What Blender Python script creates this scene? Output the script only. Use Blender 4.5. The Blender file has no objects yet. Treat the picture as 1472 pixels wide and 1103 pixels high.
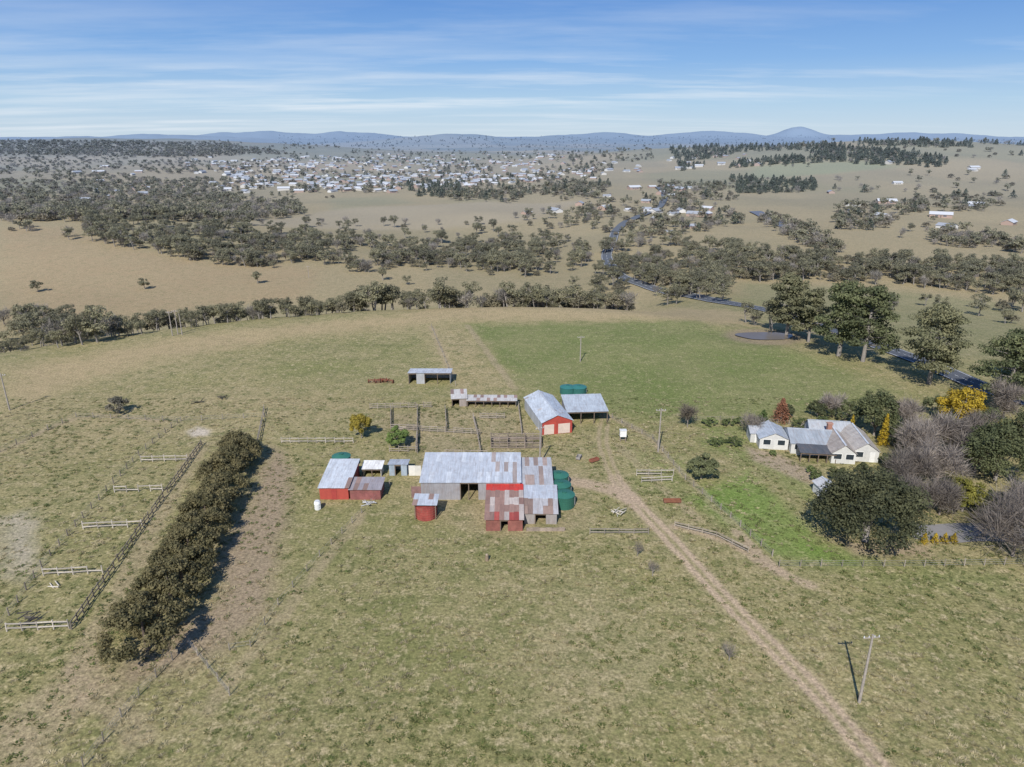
import bpy, math, random
import numpy as np
from mathutils import Vector
rng=np.random.default_rng(7); random.seed(7)
scene=bpy.context.scene
F=1013.0; PIT=math.radians(19.4); CAMH=60.0
CP,SP=math.cos(PIT),math.sin(PIT)

# ------------------------------------------------------------ noise / terrain
_T=[np.random.default_rng(100+i).random((256,256)) for i in range(6)]
def vn(x,y,s=0):
    T=_T[s%6]; xi=np.floor(x).astype(int); yi=np.floor(y).astype(int)
    fx=x-xi; fy=y-yi; fx=fx*fx*(3-2*fx); fy=fy*fy*(3-2*fy)
    a=T[xi&255,yi&255]; b=T[(xi+1)&255,yi&255]; c=T[xi&255,(yi+1)&255]; d=T[(xi+1)&255,(yi+1)&255]
    return (a*(1-fx)+b*fx)*(1-fy)+(c*(1-fx)+d*fx)*fy
def fbm(x,y,s=0,o=3):
    v=0;a=1;t=0
    for i in range(o):
        v=v+a*vn(x*2**i+17.3*i,y*2**i+9.1*i,s+i); t+=a; a*=.5
    return v/t
def sm(t):
    t=np.clip(t,0,1); return t*t*(3-2*t)
HILLS=[(-0.60,620,20,190,170),(0.62,1750,66,620,420),(0.30,2300,38,600,400),(-0.62,3200,72,1500,800),
       (-0.12,8000,70,700,500),(-0.03,8300,62,500,400),(0.05,9000,70,700,400),
       (-0.34,15000,150,1500,900),(-0.2,15500,150,900,900),(0.12,14000,125,1100,900),
       (0.386,18000,190,430,600),(0.386,18000,80,1200,700),(0.25,16000,140,1500,700),(0.55,17000,130,2000,800),(-0.5,12000,100,2200,800)]
POND=None
def height(x,y):
    x=np.asarray(x,float); y=np.asarray(y,float)
    r=np.hypot(x,y-40); rr=np.hypot(x,y)
    s=sm((x-30)/90)
    R=209*(1-s)+160*s; L=95*(1-s)+270*s; D=30*(1-s)+24*s
    z=-D*sm((r-R)/L)
    z=z+sm((rr-340)/300)*14*(fbm(x/210,y/210,0,3)-.5)
    z=z+sm((rr-900)/1500)*44*(fbm(x/800+3,y/800,2,3)-.5)
    z=z+sm((rr-6000)/6000)*50*(fbm(x/2200+3,y/2200,3,3)-.3)
    hn=.7+.6*fbm(x/600,y/2500,1,4)
    for (b,d,h,wx,wy) in HILLS:
        z=z+h*np.exp(-((x-b*d)/wx)**2-((y-d)/wy)**2)*(hn if d>7000 else 1)
    if POND is not None:
        k=sm((17-np.hypot((x-POND[0])/1.25,y-POND[1]))/9)
        z=z*(1-k)+(POND[2]-.25)*k
    z=z+ (1-sm((rr-300)/100))*.5*(fbm(x/14,y/14,4,2)-.5)*sm((np.hypot(x+5,y-115)-45)/20)
    return z
def H(x,y): return float(height(np.array([x]),np.array([y]))[0])
TT=np.exp(np.arange(math.log(45),math.log(39000),.008))
def ray(px,py):
    u=(px-736)/F; v=(551.5-py)/F
    return u, CP+v*SP, -SP+v*CP
def S(px,py):
    """survey point: where the sight line meets the terrain"""
    dx,dy,dz=ray(px,py)
    f=CAMH+dz*TT-height(dx*TT,dy*TT)
    i=np.argmax(f<0) if (f<0).any() else len(TT)-1
    a,b=TT[max(i-1,0)],TT[i]
    for _ in range(14):
        m=(a+b)/2
        if CAMH+dz*m-H(dx*m,dy*m)<0: b=m
        else: a=m
    return Vector((dx*b,dy*b,H(dx*b,dy*b)))
def Sarr(px,py):
    dx,dy,dz=ray(px,py); hit=np.full(px.shape,-1.0); act=np.ones(px.shape,bool)
    for t in np.exp(np.arange(math.log(150),math.log(30000),.012)):
        idx=np.where(act)[0]
        if len(idx)==0: break
        f=CAMH+dz[idx]*t-height(dx[idx]*t,dy[idx]*t)
        k=idx[f<0]; hit[k]=t*.994; act[k]=False
    ok=hit>0
    x=dx*hit; y=dy*hit
    return x[ok],y[ok]
POND=tuple(S(1100,483))

# ------------------------------------------------------------ mesh helpers
def mk_mesh(name,V,Q,C,M=None,mats=(),smooth=False):
    V=np.asarray(V,np.float32);Q=np.asarray(Q,np.int32)
    me=bpy.data.meshes.new(name)
    me.vertices.add(len(V)); me.vertices.foreach_set('co',V.ravel())
    n=len(Q); me.loops.add(n*4); me.loops.foreach_set('vertex_index',Q.ravel())
    me.polygons.add(n); me.polygons.foreach_set('loop_start',np.arange(0,n*4,4,dtype=np.int32))
    if M is not None: me.polygons.foreach_set('material_index',np.asarray(M,np.int32))
    if smooth: me.polygons.foreach_set('use_smooth',np.ones(n,bool))
    for m in mats: me.materials.append(m)
    me.update(calc_edges=True)
    a=me.color_attributes.new('Col','FLOAT_COLOR','POINT')
    a.data.foreach_set('color',np.concatenate([np.asarray(C,np.float32),np.ones((len(V),1),np.float32)],1).ravel())
    return me
def link(ob,parent=None):
    scene.collection.objects.link(ob)
    if parent: ob.parent=parent
    return ob
def empty(name,loc,rot=0,parent=None):
    e=bpy.data.objects.new(name,None); e.location=loc; e.rotation_euler=(0,0,rot); e.empty_display_size=.5
    return link(e,parent)
class MB:
    def __init__(s): s.V=[];s.F=[];s.C=[];s.M=[]
    def face(s,pts,col,m=0):
        n=len(s.V); s.V+= [tuple(p) for p in pts]; s.F.append(tuple(range(n,n+len(pts)))); s.C+=[tuple(col)]*len(pts); s.M.append(m)
    def prism(s,pts,off,col,m=0):
        off=Vector(off); A=[Vector(p) for p in pts]; B=[p+off for p in A]
        s.face(A,col,m); s.face(B[::-1],col,m)
        for i in range(len(A)):
            j=(i+1)%len(A); s.face([A[i],B[i],B[j],A[j]],col,m)
    def box(s,x0,y0,z0,x1,y1,z1,col,m=0):
        s.prism([(x0,y0,z0),(x1,y0,z0),(x1,y1,z0),(x0,y1,z0)],(0,0,z1-z0),col,m)
    def beam(s,p,q,w,h,col,m=0):
        p=Vector(p);q=Vector(q); d=(q-p)
        if d.length<1e-4: return
        d.normalize(); up=Vector((0,0,1)) if abs(d.z)<.95 else Vector((0,1,0))
        sd=d.cross(up).normalized(); u=sd.cross(d)
        a=[p+sd*w/2+u*h/2,p-sd*w/2+u*h/2,p-sd*w/2-u*h/2,p+sd*w/2-u*h/2]
        s.prism(a,q-p,col,m)
    def tube(s,p,q,r0,r1,n,col,m=0):
        p=Vector(p);q=Vector(q);d=(q-p).normalized(); up=Vector((0,0,1)) if abs(d.z)<.95 else Vector((0,1,0))
        a=d.cross(up).normalized(); b=a.cross(d)
        A=[p+(a*math.cos(2*math.pi*i/n)+b*math.sin(2*math.pi*i/n))*r0 for i in range(n)]
        B=[q+(a*math.cos(2*math.pi*i/n)+b*math.sin(2*math.pi*i/n))*r1 for i in range(n)]
        for i in range(n):
            j=(i+1)%n; s.face([A[i],A[j],B[j],B[i]],col,m)
        s.face(A[::-1],col,m); s.face(B,col,m)
    def obj(s,name,mats,parent=None,loc=None):
        me=bpy.data.meshes.new(name); me.from_pydata(s.V,[],s.F); 
        for m in mats: me.materials.append(m)
        me.polygons.foreach_set('material_index',s.M)
        a=me.color_attributes.new('Col','FLOAT_COLOR','POINT')
        a.data.foreach_set('color',[c for col in s.C for c in (*col,1.0)])
        me.update()
        ob=bpy.data.objects.new(name,me)
        if loc is not None: ob.location=loc
        return link(ob,parent)
def J(c,a=.12):
    k=1+random.uniform(-a,a); return (c[0]*k,c[1]*k,c[2]*k)

# ------------------------------------------------------------ materials
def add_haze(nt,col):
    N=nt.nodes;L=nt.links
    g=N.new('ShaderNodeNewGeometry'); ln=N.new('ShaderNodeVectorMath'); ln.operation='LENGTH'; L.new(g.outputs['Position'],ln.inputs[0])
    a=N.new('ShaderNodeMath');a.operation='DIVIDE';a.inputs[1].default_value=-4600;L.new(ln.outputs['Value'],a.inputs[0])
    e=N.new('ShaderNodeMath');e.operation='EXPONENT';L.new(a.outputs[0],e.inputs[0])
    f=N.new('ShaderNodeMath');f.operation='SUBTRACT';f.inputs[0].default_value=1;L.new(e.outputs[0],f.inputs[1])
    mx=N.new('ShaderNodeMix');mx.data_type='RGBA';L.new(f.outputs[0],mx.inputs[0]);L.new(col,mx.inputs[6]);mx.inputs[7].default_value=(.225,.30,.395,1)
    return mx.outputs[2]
def new_mat(name):
    m=bpy.data.materials.new(name); m.use_nodes=True; nt=m.node_tree
    return m,nt,nt.nodes['Principled BSDF']
def noise(nt,scale,detail=4,rough=.6,vec=None):
    n=nt.nodes.new('ShaderNodeTexNoise'); n.inputs['Scale'].default_value=scale;n.inputs['Detail'].default_value=detail;n.inputs['Roughness'].default_value=rough
    if vec: nt.links.new(vec,n.inputs['Vector'])
    return n.outputs['Fac']
def maprange(nt,v,a,b,c,d):
    n=nt.nodes.new('ShaderNodeMapRange'); nt.links.new(v,n.inputs[0])
    for i,k in enumerate((a,b,c,d)): n.inputs[i+1].default_value=k
    return n.outputs[0]
def mixc(nt,f,a,b,mode='MIX'):
    n=nt.nodes.new('ShaderNodeMix'); n.data_type='RGBA'; n.blend_type=mode
    if isinstance(f,(int,float)): n.inputs[0].default_value=f
    else: nt.links.new(f,n.inputs[0])
    for k,i in ((a,6),(b,7)):
        if isinstance(k,tuple): n.inputs[i].default_value=(*k,1)
        else: nt.links.new(k,n.inputs[i])
    return n.outputs[2]
def scale_c(nt,c,f):
    n=nt.nodes.new('ShaderNodeVectorMath'); n.operation='SCALE'; nt.links.new(c,n.inputs[0]); nt.links.new(f,n.inputs['Scale']); return n.outputs[0]
def attr_mat(name,rough=.8,ns=2.0,amt=.3,rust=0,leaf=False,spec=.2,objrand=0,metal=0,haze=True,streak=0):
    m,nt,b=new_mat(name); N=nt.nodes;L=nt.links
    at=N.new('ShaderNodeAttribute'); at.attribute_name='Col'; c=at.outputs['Color']
    g=N.new('ShaderNodeNewGeometry'); pos=g.outputs['Position']
    if amt>0: c=scale_c(nt,c,maprange(nt,noise(nt,ns,5,.65,pos),.25,.75,1-amt,1+amt))
    if rust>0:
        f=maprange(nt,noise(nt,.9,6,.7,pos),.52,.68,0,rust)
        c=mixc(nt,f,c,(.19,.105,.07))
    if streak>0:
        mp=N.new('ShaderNodeMapping'); L.new(pos,mp.inputs[0]); mp.inputs['Scale'].default_value=(2.6,.28,.3)
        f=maprange(nt,noise(nt,1.0,5,.7,mp.outputs[0]),.5,.72,0,streak); c=mixc(nt,f,c,(.24,.165,.125))
        f=maprange(nt,noise(nt,1.7,4,.7,mp.outputs[0]),.35,.65,.86,1.12); c=scale_c(nt,c,f)
    if objrand>0:
        oi=N.new('ShaderNodeObjectInfo'); c=scale_c(nt,c,maprange(nt,oi.outputs['Random'],0,1,1-objrand,1+objrand))
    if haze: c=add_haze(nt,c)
    L.new(c,b.inputs['Base Color']); b.inputs['Roughness'].default_value=rough; b.inputs['Specular IOR Level'].default_value=spec; b.inputs['Metallic'].default_value=metal
    if leaf:
        t=N.new('ShaderNodeBsdfTranslucent'); L.new(c,t.inputs['Color'])
        mx=N.new('ShaderNodeMixShader'); mx.inputs[0].default_value=.35
        L.new(b.outputs[0],mx.inputs[1]);L.new(t.outputs[0],mx.inputs[2]);L.new(mx.outputs[0],N['Material Output'].inputs['Surface'])
    return m
M_leaf=attr_mat('foliage',.75,1.2,.25,leaf=True,spec=.15,objrand=.3)
M_bark=attr_mat('bark',.9,3,.35,spec=.1)
M_iron=attr_mat('corrugated_iron',.5,.8,.12,rust=.22,spec=.35,streak=.42)
M_rust=attr_mat('rusty_iron',.75,1.1,.35,rust=.7,spec=.2)
M_wood=attr_mat('weathered_timber',.9,4,.3,spec=.1)
M_paint=attr_mat('painted_boards',.6,1.5,.12,spec=.3)
M_tank=attr_mat('tank_plastic',.45,1.2,.12,spec=.4)
M_asph=attr_mat('asphalt',.95,.5,.15,spec=.1)
M_misc=attr_mat('painted_metal',.55,3,.2,rust=.3,spec=.3)
m,nt,b=new_mat('window_glass'); b.inputs['Base Color'].default_value=(.03,.04,.05,1); b.inputs['Roughness'].default_value=.08; M_glass=m
m,nt,b=new_mat('pond_water'); b.inputs['Base Color'].default_value=(.16,.135,.11,1); b.inputs['Roughness'].default_value=.3; b.inputs['Specular IOR Level'].default_value=.5
bp=nt.nodes.new('ShaderNodeBump'); bp.inputs['Strength'].default_value=.15; nt.links.new(noise(nt,1.5,3),bp.inputs['Height']); nt.links.new(bp.outputs[0],b.inputs['Normal']); M_water=m

def ground_mat():
    m,nt,b=new_mat('pasture_ground'); N=nt.nodes;L=nt.links
    at=N.new('ShaderNodeAttribute'); at.attribute_name='Col'; c=at.outputs['Color']
    aw=N.new('ShaderNodeAttribute'); aw.attribute_name='grassy'
    g=N.new('ShaderNodeNewGeometry'); pos=g.outputs['Position']
    big=maprange(nt,noise(nt,.045,4,.6,pos),.36,.60,0,.5)
    c2=mixc(nt,big,c,(.38,.305,.16))
    med=maprange(nt,noise(nt,.28,6,.72,pos),.47,.62,0,.62)
    c3=mixc(nt,med,c2,(.145,.155,.05))
    pal=maprange(nt,noise(nt,.55,6,.78,pos),.52,.65,0,.75)
    c4=mixc(nt,pal,c3,(.45,.36,.21))
    c=mixc(nt,aw.outputs['Fac'],c,c4)
    fine=maprange(nt,noise(nt,2.2,6,.82,pos),.33,.67,.44,1.5)
    c=scale_c(nt,c,fine)
    tuft=noise(nt,.9,4,.65,pos)
    tf=N.new('ShaderNodeMath'); tf.operation='MULTIPLY'; L.new(maprange(nt,tuft,.57,.65,0,.62),tf.inputs[0]); L.new(aw.outputs['Fac'],tf.inputs[1])
    c=mixc(nt,tf.outputs[0],c,(.08,.10,.028))
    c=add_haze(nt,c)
    L.new(c,b.inputs['Base Color']); b.inputs['Roughness'].default_value=1; b.inputs['Specular IOR Level'].default_value=.05
    bp=N.new('ShaderNodeBump'); bp.inputs['Strength'].default_value=.7; bp.inputs['Distance'].default_value=.22
    L.new(noise(nt,2.0,6,.75,pos),bp.inputs['Height']); L.new(bp.outputs[0],b.inputs['Normal'])
    return m
M_ground=ground_mat()

# ------------------------------------------------------------ terrain sheet
ra=list(np.arange(6,340,.72)); r=340
while r<42000: ra.append(r); r*=1.014
ra=np.array(ra)
an=np.concatenate([np.linspace(-110,-48,20)[:-1],np.linspace(-48,48,780),np.linspace(48,110,20)[1:]])*math.pi/180
RR,AA=np.meshgrid(ra,an,indexing='ij')
X=(RR*np.sin(AA)).ravel(); Y=(RR*np.cos(AA)).ravel(); Z=height(X,Y); RD=np.hypot(X,Y)
GREEN=np.array((.185,.20,.06)); MIX=np.array((.275,.245,.10)); STRAW=np.array((.42,.32,.17)); DIRT=np.array((.37,.275,.185)); LUSH=np.array((.14,.24,.035)); PALE=np.array((.54,.46,.35))
col=np.tile(MIX,(len(X),1)); gr=np.ones(len(X))
def lay(mask,c,grass=None):
    global col,gr
    k=mask[:,None]; col=col*(1-k)+np.asarray(c)*k
    if grass is not None: gr=gr*(1-mask)+grass*mask
def polymask(pp,soft=4,wob=3,world=False):
    P=np.array([(S(*p).x,S(*p).y) if not world else p for p in pp])
    mn=P.min(0)-soft*2;mx=P.max(0)+soft*2
    idx=np.where((X>mn[0])&(X<mx[0])&(Y>mn[1])&(Y<mx[1]))[0]
    x=X[idx]+wob*(fbm(X[idx]/6,Y[idx]/6,1,3)-.5)*2; y=Y[idx]+wob*(fbm(X[idx]/6+50,Y[idx]/6,2,3)-.5)*2
    ins=np.zeros(len(idx),bool); dist=np.full(len(idx),1e9)
    for i in range(len(P)):
        a=P[i];b_=P[(i+1)%len(P)]
        cond=((a[1]>y)!=(b_[1]>y)); xi=(b_[0]-a[0])*(y-a[1])/((b_[1]-a[1]) if abs(b_[1]-a[1])>1e-9 else 1e-9)+a[0]
        ins^=cond&(x<xi)
        d=b_-a; t=np.clip(((x-a[0])*d[0]+(y-a[1])*d[1])/max(d@d,1e-9),0,1)
        dist=np.minimum(dist,np.hypot(x-a[0]-t*d[0],y-a[1]-t*d[1]))
    sd=np.where(ins,dist,-dist)
    m=np.zeros(len(X)); m[idx]=sm(sd/soft*.5+.5); return m
def linemask(P,w,soft,wob=.3):
    P=np.array(P); mn=P.min(0)-w-soft-2;mx=P.max(0)+w+soft+2
    idx=np.where((X>mn[0])&(X<mx[0])&(Y>mn[1])&(Y<mx[1]))[0]
    x=X[idx]+wob*(fbm(X[idx]/2,Y[idx]/2,1,3)-.5)*2; y=Y[idx]+wob*(fbm(X[idx]/2+50,Y[idx]/2,2,3)-.5)*2
    dist=np.full(len(idx),1e9)
    for i in range(len(P)-1):
        a=P[i];b_=P[i+1]; d=b_-a; t=np.clip(((x-a[0])*d[0]+(y-a[1])*d[1])/max(d@d,1e-9),0,1)
        dist=np.minimum(dist,np.hypot(x-a[0]-t*d[0],y-a[1]-t*d[1]))
    m=np.zeros(len(X)); m[idx]=1-sm((dist-w)/soft); return m
def catmull(P,n=8):
    P=[np.array(p[:2]) for p in P]; Q=[2*P[0]-P[1]]+P+[2*P[-1]-P[-2]]; out=[]
    for i in range(1,len(Q)-2):
        for k in range(n):
            t=k/n; a,b_,c,d=Q[i-1],Q[i],Q[i+1],Q[i+2]
            out.append(.5*((2*b_)+(-a+c)*t+(2*a-5*b_+4*c-d)*t*t+(-a+3*b_-3*c+d)*t**3))
    out.append(P[-1]); return out
def offset(P,o):
    P=np.array(P); T=np.gradient(P,axis=0); T/=np.linalg.norm(T,axis=1)[:,None]; return P+np.stack([T[:,1],-T[:,0]],1)*o
def W(*pp): return [S(*p) for p in pp]
far=sm((RD-330)/80)
pn=fbm(X/160,Y/160,3,3)
lay(far*.85,STRAW*.9,.4)
lay(far*sm((pn-.5)/.12)*.55,(.28,.23,.12))
lay(far*sm((fbm(X/420+9,Y/420,1,3)-.52)/.1)*.5,(.22,.215,.10))
d3=sm((RD-2300)/1500)
cx=np.floor(X/700+.35*np.sin(Y/900)).astype(int); cy=np.floor(Y/1100+.3*np.sin(X/700)).astype(int)
cell=_T[2][cx&255,cy&255]
lay(d3*(cell>.6)*.6,(.10,.12,.075),.1)
lay(d3*(cell<.25)*.7,(.40,.34,.21),.1)
lay(sm((RD-6500)/2500)*sm((fbm(X/1500,Y/1500,4,3)-.42)/.1)*.8,(.06,.085,.06),0)
gr*=1-sm((RD-900)/1200)
lay(polymask([(0,535),(250,482),(560,452),(900,440),(1080,450),(1090,470),(900,463),(660,464),(420,486),(200,530),(0,600)],10,5),STRAW,.45)
lay(polymask([(0,600),(150,565),(420,545),(560,550),(540,600),(380,610),(200,640),(0,700)],12,6)*.5,STRAW*.9)
lay(polymask([(668,466),(1000,462),(1060,482),(1180,520),(1290,560),(1240,590),(1100,604),(870,600),(760,566)],5,3)*.92,(.155,.19,.05),.6)
lay(polymask([(400,500),(600,478),(640,555),(520,560),(380,560)],8,4)*.5,GREEN)
lay(polymask([(605,474),(664,468),(735,556),(655,560)],4,2)*.6,STRAW)
lay(polymask([(1060,407),(1250,415),(1472,440),(1472,520),(1290,500),(1080,442)],8,4)*.8,(.26,.24,.105),.6)
lay(polymask([(0,330),(90,325),(250,372),(460,385),(440,430),(300,440),(200,470),(0,470)],10,6)*.7,(.38,.265,.135))
lay(polymask([(330,322),(480,300),(700,290),(840,288),(760,318),(650,328)],15,6)*.8,(.38,.31,.195),.1)
lay(polymask([(470,285),(560,283),(600,292),(480,302)],20,6)*.8,(.28,.25,.13))
lay(polymask([(1080,240),(1240,232),(1300,240),(1200,250),(1080,256)],20,6)*.8,(.27,.275,.13),.1)
lay(polymask([(1040,690),(1070,672),(1110,710),(1150,745),(1185,780),(1260,800),(1230,812),(1110,800),(1050,760),(985,715)],2.5,1.5)*.85,LUSH,.45)
lay(polymask([(1100,800),(1300,812),(1472,818),(1472,850),(1300,838),(1120,815)],4,2)*.6,(.16,.2,.055))
lay(polymask([(1005,610),(1075,612),(1090,650),(1180,690),(1180,740),(1080,670),(1010,640)],2,1.5)*.65,(.15,.21,.045),.4)
lay(polymask([(900,650),(990,660),(1010,700),(960,720),(905,700)],3,2)*.7,(.18,.23,.055))
lay(polymask([(240,1103),(430,760),(700,770),(900,900),(980,1103)],14,7)*.5,GREEN*.92)
lay(polymask([(760,900),(820,850),(930,880),(900,1000),(800,1020)],10,6)*.6,(.42,.34,.2))  # bright spot opposite the sun, painted into the grass colour as paler straw
lay(polymask([(0,745),(45,735),(60,790),(30,830),(0,830)],3,3)*.8,PALE*.85,.2)
lay(polymask([(268,620),(285,613),(304,618),(300,626),(275,628)],1,.5),PALE,.1)
lay(polymask([(392,640),(412,645),(420,760),(385,870),(335,935),(190,990),(155,965),(300,860),(330,760)],2.5,2)*.9,DIRT*.9,.15)
lay(polymask([(0,1103),(0,1040),(80,985),(120,940),(150,985),(80,1060),(60,1103)],2,2)*.55,DIRT*1.15,.3)
lay(polymask([(550,590),(740,585),(780,640),(700,655),(590,650),(545,620)],3,3)*.5,DIRT*.95)
lay(polymask([(590,655),(800,655),(850,690),(830,760),(700,772),(600,730)],3,2)*.45,DIRT*.95)
lay(polymask([(1070,640),(1130,655),(1190,690),(1170,700),(1080,662)],1.2,.6)*.9,(.38,.29,.2),.1)
lay(polymask([(1200,775),(1330,780),(1340,800),(1230,800)],2,1)*.8,DIRT,.1)
trk=catmull(W((872,596),(866,630),(878,672),(892,700),(912,722),(942,752),(1000,815),(1080,900),(1165,985),(1270,1110)))
lay(linemask(trk[24:],1.5,1.5)*.45,(.36,.29,.17),.35)
for o in (-.8,.8):
    lay(linemask(offset(trk,o)[24:],.32,.45,.25)*.9,DIRT*1.35,.05)
    lay(linemask(offset(trk,o)[:25],.25,.45,.25)*.6,DIRT*1.2,.1)
t2=catmull(W((800,690),(835,694),(870,702),(905,716)))
lay(linemask(t2,1.2,1.2)*.9,DIRT*1.25,.1)
lay(linemask(trk[20:34],1.1,1.2)*.7,DIRT*1.25,.1)
for t in ([(970,757),(1020,770),(1060,785),(1100,812),(1165,842)],[(1060,765),(1090,795),(1120,822)]):
    lay(linemask(catmull(W(*t)),.6,.9)*.85,DIRT*1.2,.15)
for t in ([(300,1020),(370,930),(440,840),(520,740)],[(880,600),(935,630),(960,660),(1000,700),(1060,760)],[(0,650),(120,600),(240,605)],[(620,470),(650,540)],[(672,468),(740,560)],[(890,640),(950,700),(1000,745)]):
    lay(linemask(catmull(W(*t)),.5,1.0,.5)*.5,DIRT*1.15,.3)
lay(linemask(catmull(W((200,1060),(120,960),(170,860),(240,720),(290,640))),.9,1.8,.8)*.5,DIRT*1.1,.3)
k=sm((13-np.hypot((X-POND[0])/1.25,Y-POND[1]))/5); lay(k*.8,(.28,.21,.14),.1)

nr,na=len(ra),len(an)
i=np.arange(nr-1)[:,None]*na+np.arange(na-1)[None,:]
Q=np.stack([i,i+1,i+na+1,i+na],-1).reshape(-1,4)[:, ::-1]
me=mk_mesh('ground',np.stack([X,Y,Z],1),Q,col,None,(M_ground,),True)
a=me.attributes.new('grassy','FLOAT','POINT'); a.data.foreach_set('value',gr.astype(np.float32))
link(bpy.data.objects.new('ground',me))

# ------------------------------------------------------------ roads, water
def ribbon(name,P,w,z,c,mat,parent=None,off=0,dash=None):
    P=offset(P,off) if off else np.array(P); A=offset(P,w/2);B=offset(P,-w/2); mb=MB()
    for i in range(len(P)-1):
        if dash and i%dash: continue
        q=[]
        for a in (A[i],B[i],B[i+1],A[i+1]):
            d=math.hypot(*a); q.append((a[0],a[1],H(*a)+z+max(0,d-250)*.0012))
        mb.face(q,c)
    return mb.obj(name,(mat,),parent)
hw=catmull(W((1500,585),(1400,552),(1330,522),(1275,502),(1180,470),(1100,446),(1040,435),(985,424),(930,412),(890,396),(872,370),(880,348),(884,334)),14)
ro=ribbon('highway_road',hw,8.5,.22,(.10,.105,.115),M_asph)
for o in (-3.6,3.6): ribbon('edge_line',hw,.22,.24,(.75,.75,.72),M_paint,ro,o)
ribbon('centre_line',hw,.18,.24,(.75,.75,.72),M_paint,ro,0,dash=2)
h2=catmull(W((884,334),(905,318),(935,305),(950,296),(955,282),(945,270)),10)
ribbon('highway_road',h2,9,.5,(.11,.115,.125),M_asph)
ribbon('driveway',catmull(W((1310,762),(1345,768),(1400,765),(1480,768)),6),5.5,.06,(.24,.225,.21),M_asph)
ribbon('river_water',catmull(W((1085,305),(1110,318),(1145,332),(1160,348)),8),14,.3,(.03,.03,.025),M_water)
mb=MB(); mb.face([(math.cos(t)*8.8*(1+.12*math.sin(3*t)),math.sin(t)*5*(1+.1*math.cos(2*t)),0) for t in np.linspace(0,2*math.pi,48,endpoint=False)],(0,0,0))
mb.obj('pond_water',(M_water,),None,(POND[0],POND[1],POND[2]+.02))

# ------------------------------------------------------------ vegetation
def unit(n):
    v=rng.normal(size=(n,3)); return v/np.linalg.norm(v,axis=1)[:,None]
def leaves(cen,rad,n,size,c1,c2,thin=1,asp=.65):
    K=len(cen); cen=np.repeat(cen,n,0); rad=np.repeat(rad,n,0); N=K*n
    d=unit(N); u=rng.random(N)**.45
    p=cen+d*rad*u[:,None]
    nm=d*.8+unit(N)*.6+np.array((0,-.1,.35)); nm/=np.linalg.norm(nm,axis=1)[:,None]
    t=np.cross(nm,unit(N)); t/=np.linalg.norm(t,axis=1)[:,None]; b_=np.cross(nm,t)
    s=(size*(.55+.9*rng.random(N)))[:,None]/2
    t=t*s; b_=b_*s*asp
    V=np.stack([p-t*.9-b_*.5,p-t*.1-b_,p+t,p+b_*.9],1).reshape(-1,3)
    cl=np.repeat(rng.random(K),n)*.55+rng.random(N)*.45
    C=np.array(c1)*(1-cl[:,None])+np.array(c2)*cl[:,None]
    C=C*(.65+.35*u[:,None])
    return V,np.arange(N*4).reshape(-1,4),np.repeat(C,4,0)
def twigs(cen,rad,n,ln,w,c1,c2):
    K=len(cen); cen=np.repeat(cen,n,0); rad=np.repeat(rad,n,0); N=K*n
    d=unit(N); p=cen+d*rad*(rng.random(N)**.5*.8)[:,None]
    t=d*.8+unit(N)*.5+np.array((0,0,.5)); t/=np.linalg.norm(t,axis=1)[:,None]; t*=(ln*(.5+rng.random(N)))[:,None]
    s=np.cross(t,unit(N)); s/=np.linalg.norm(s,axis=1)[:,None]; s*=w/2
    V=np.stack([p-s,p+s,p+t+s*.25,p+t-s*.25],1).reshape(-1,3)
    k=rng.random(N)[:,None]; C=np.array(c1)*(1-k)+np.array(c2)*k
    return V,np.arange(N*4).reshape(-1,4),np.repeat(C,4,0)
def tubes(segs,c,n=5):
    V=[];Q=[];o=0
    for p,q,r0,r1 in segs:
        p=np.array(p,float);q=np.array(q,float);d=q-p;d/=np.linalg.norm(d)+1e-9
        a=np.cross(d,(.3,.9,.1));a/=np.linalg.norm(a);b_=np.cross(d,a)
        th=np.arange(n)*2*math.pi/n; ring=np.cos(th)[:,None]*a+np.sin(th)[:,None]*b_
        V.append(p+ring*r0);V.append(q+ring*r1)
        for k in range(n): Q.append((o+k,o+(k+1)%n,o+n+(k+1)%n,o+n+k))
        o+=2*n
    V=np.concatenate(V); return V,np.array(Q),np.tile(np.array(c),(len(V),1))
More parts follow.
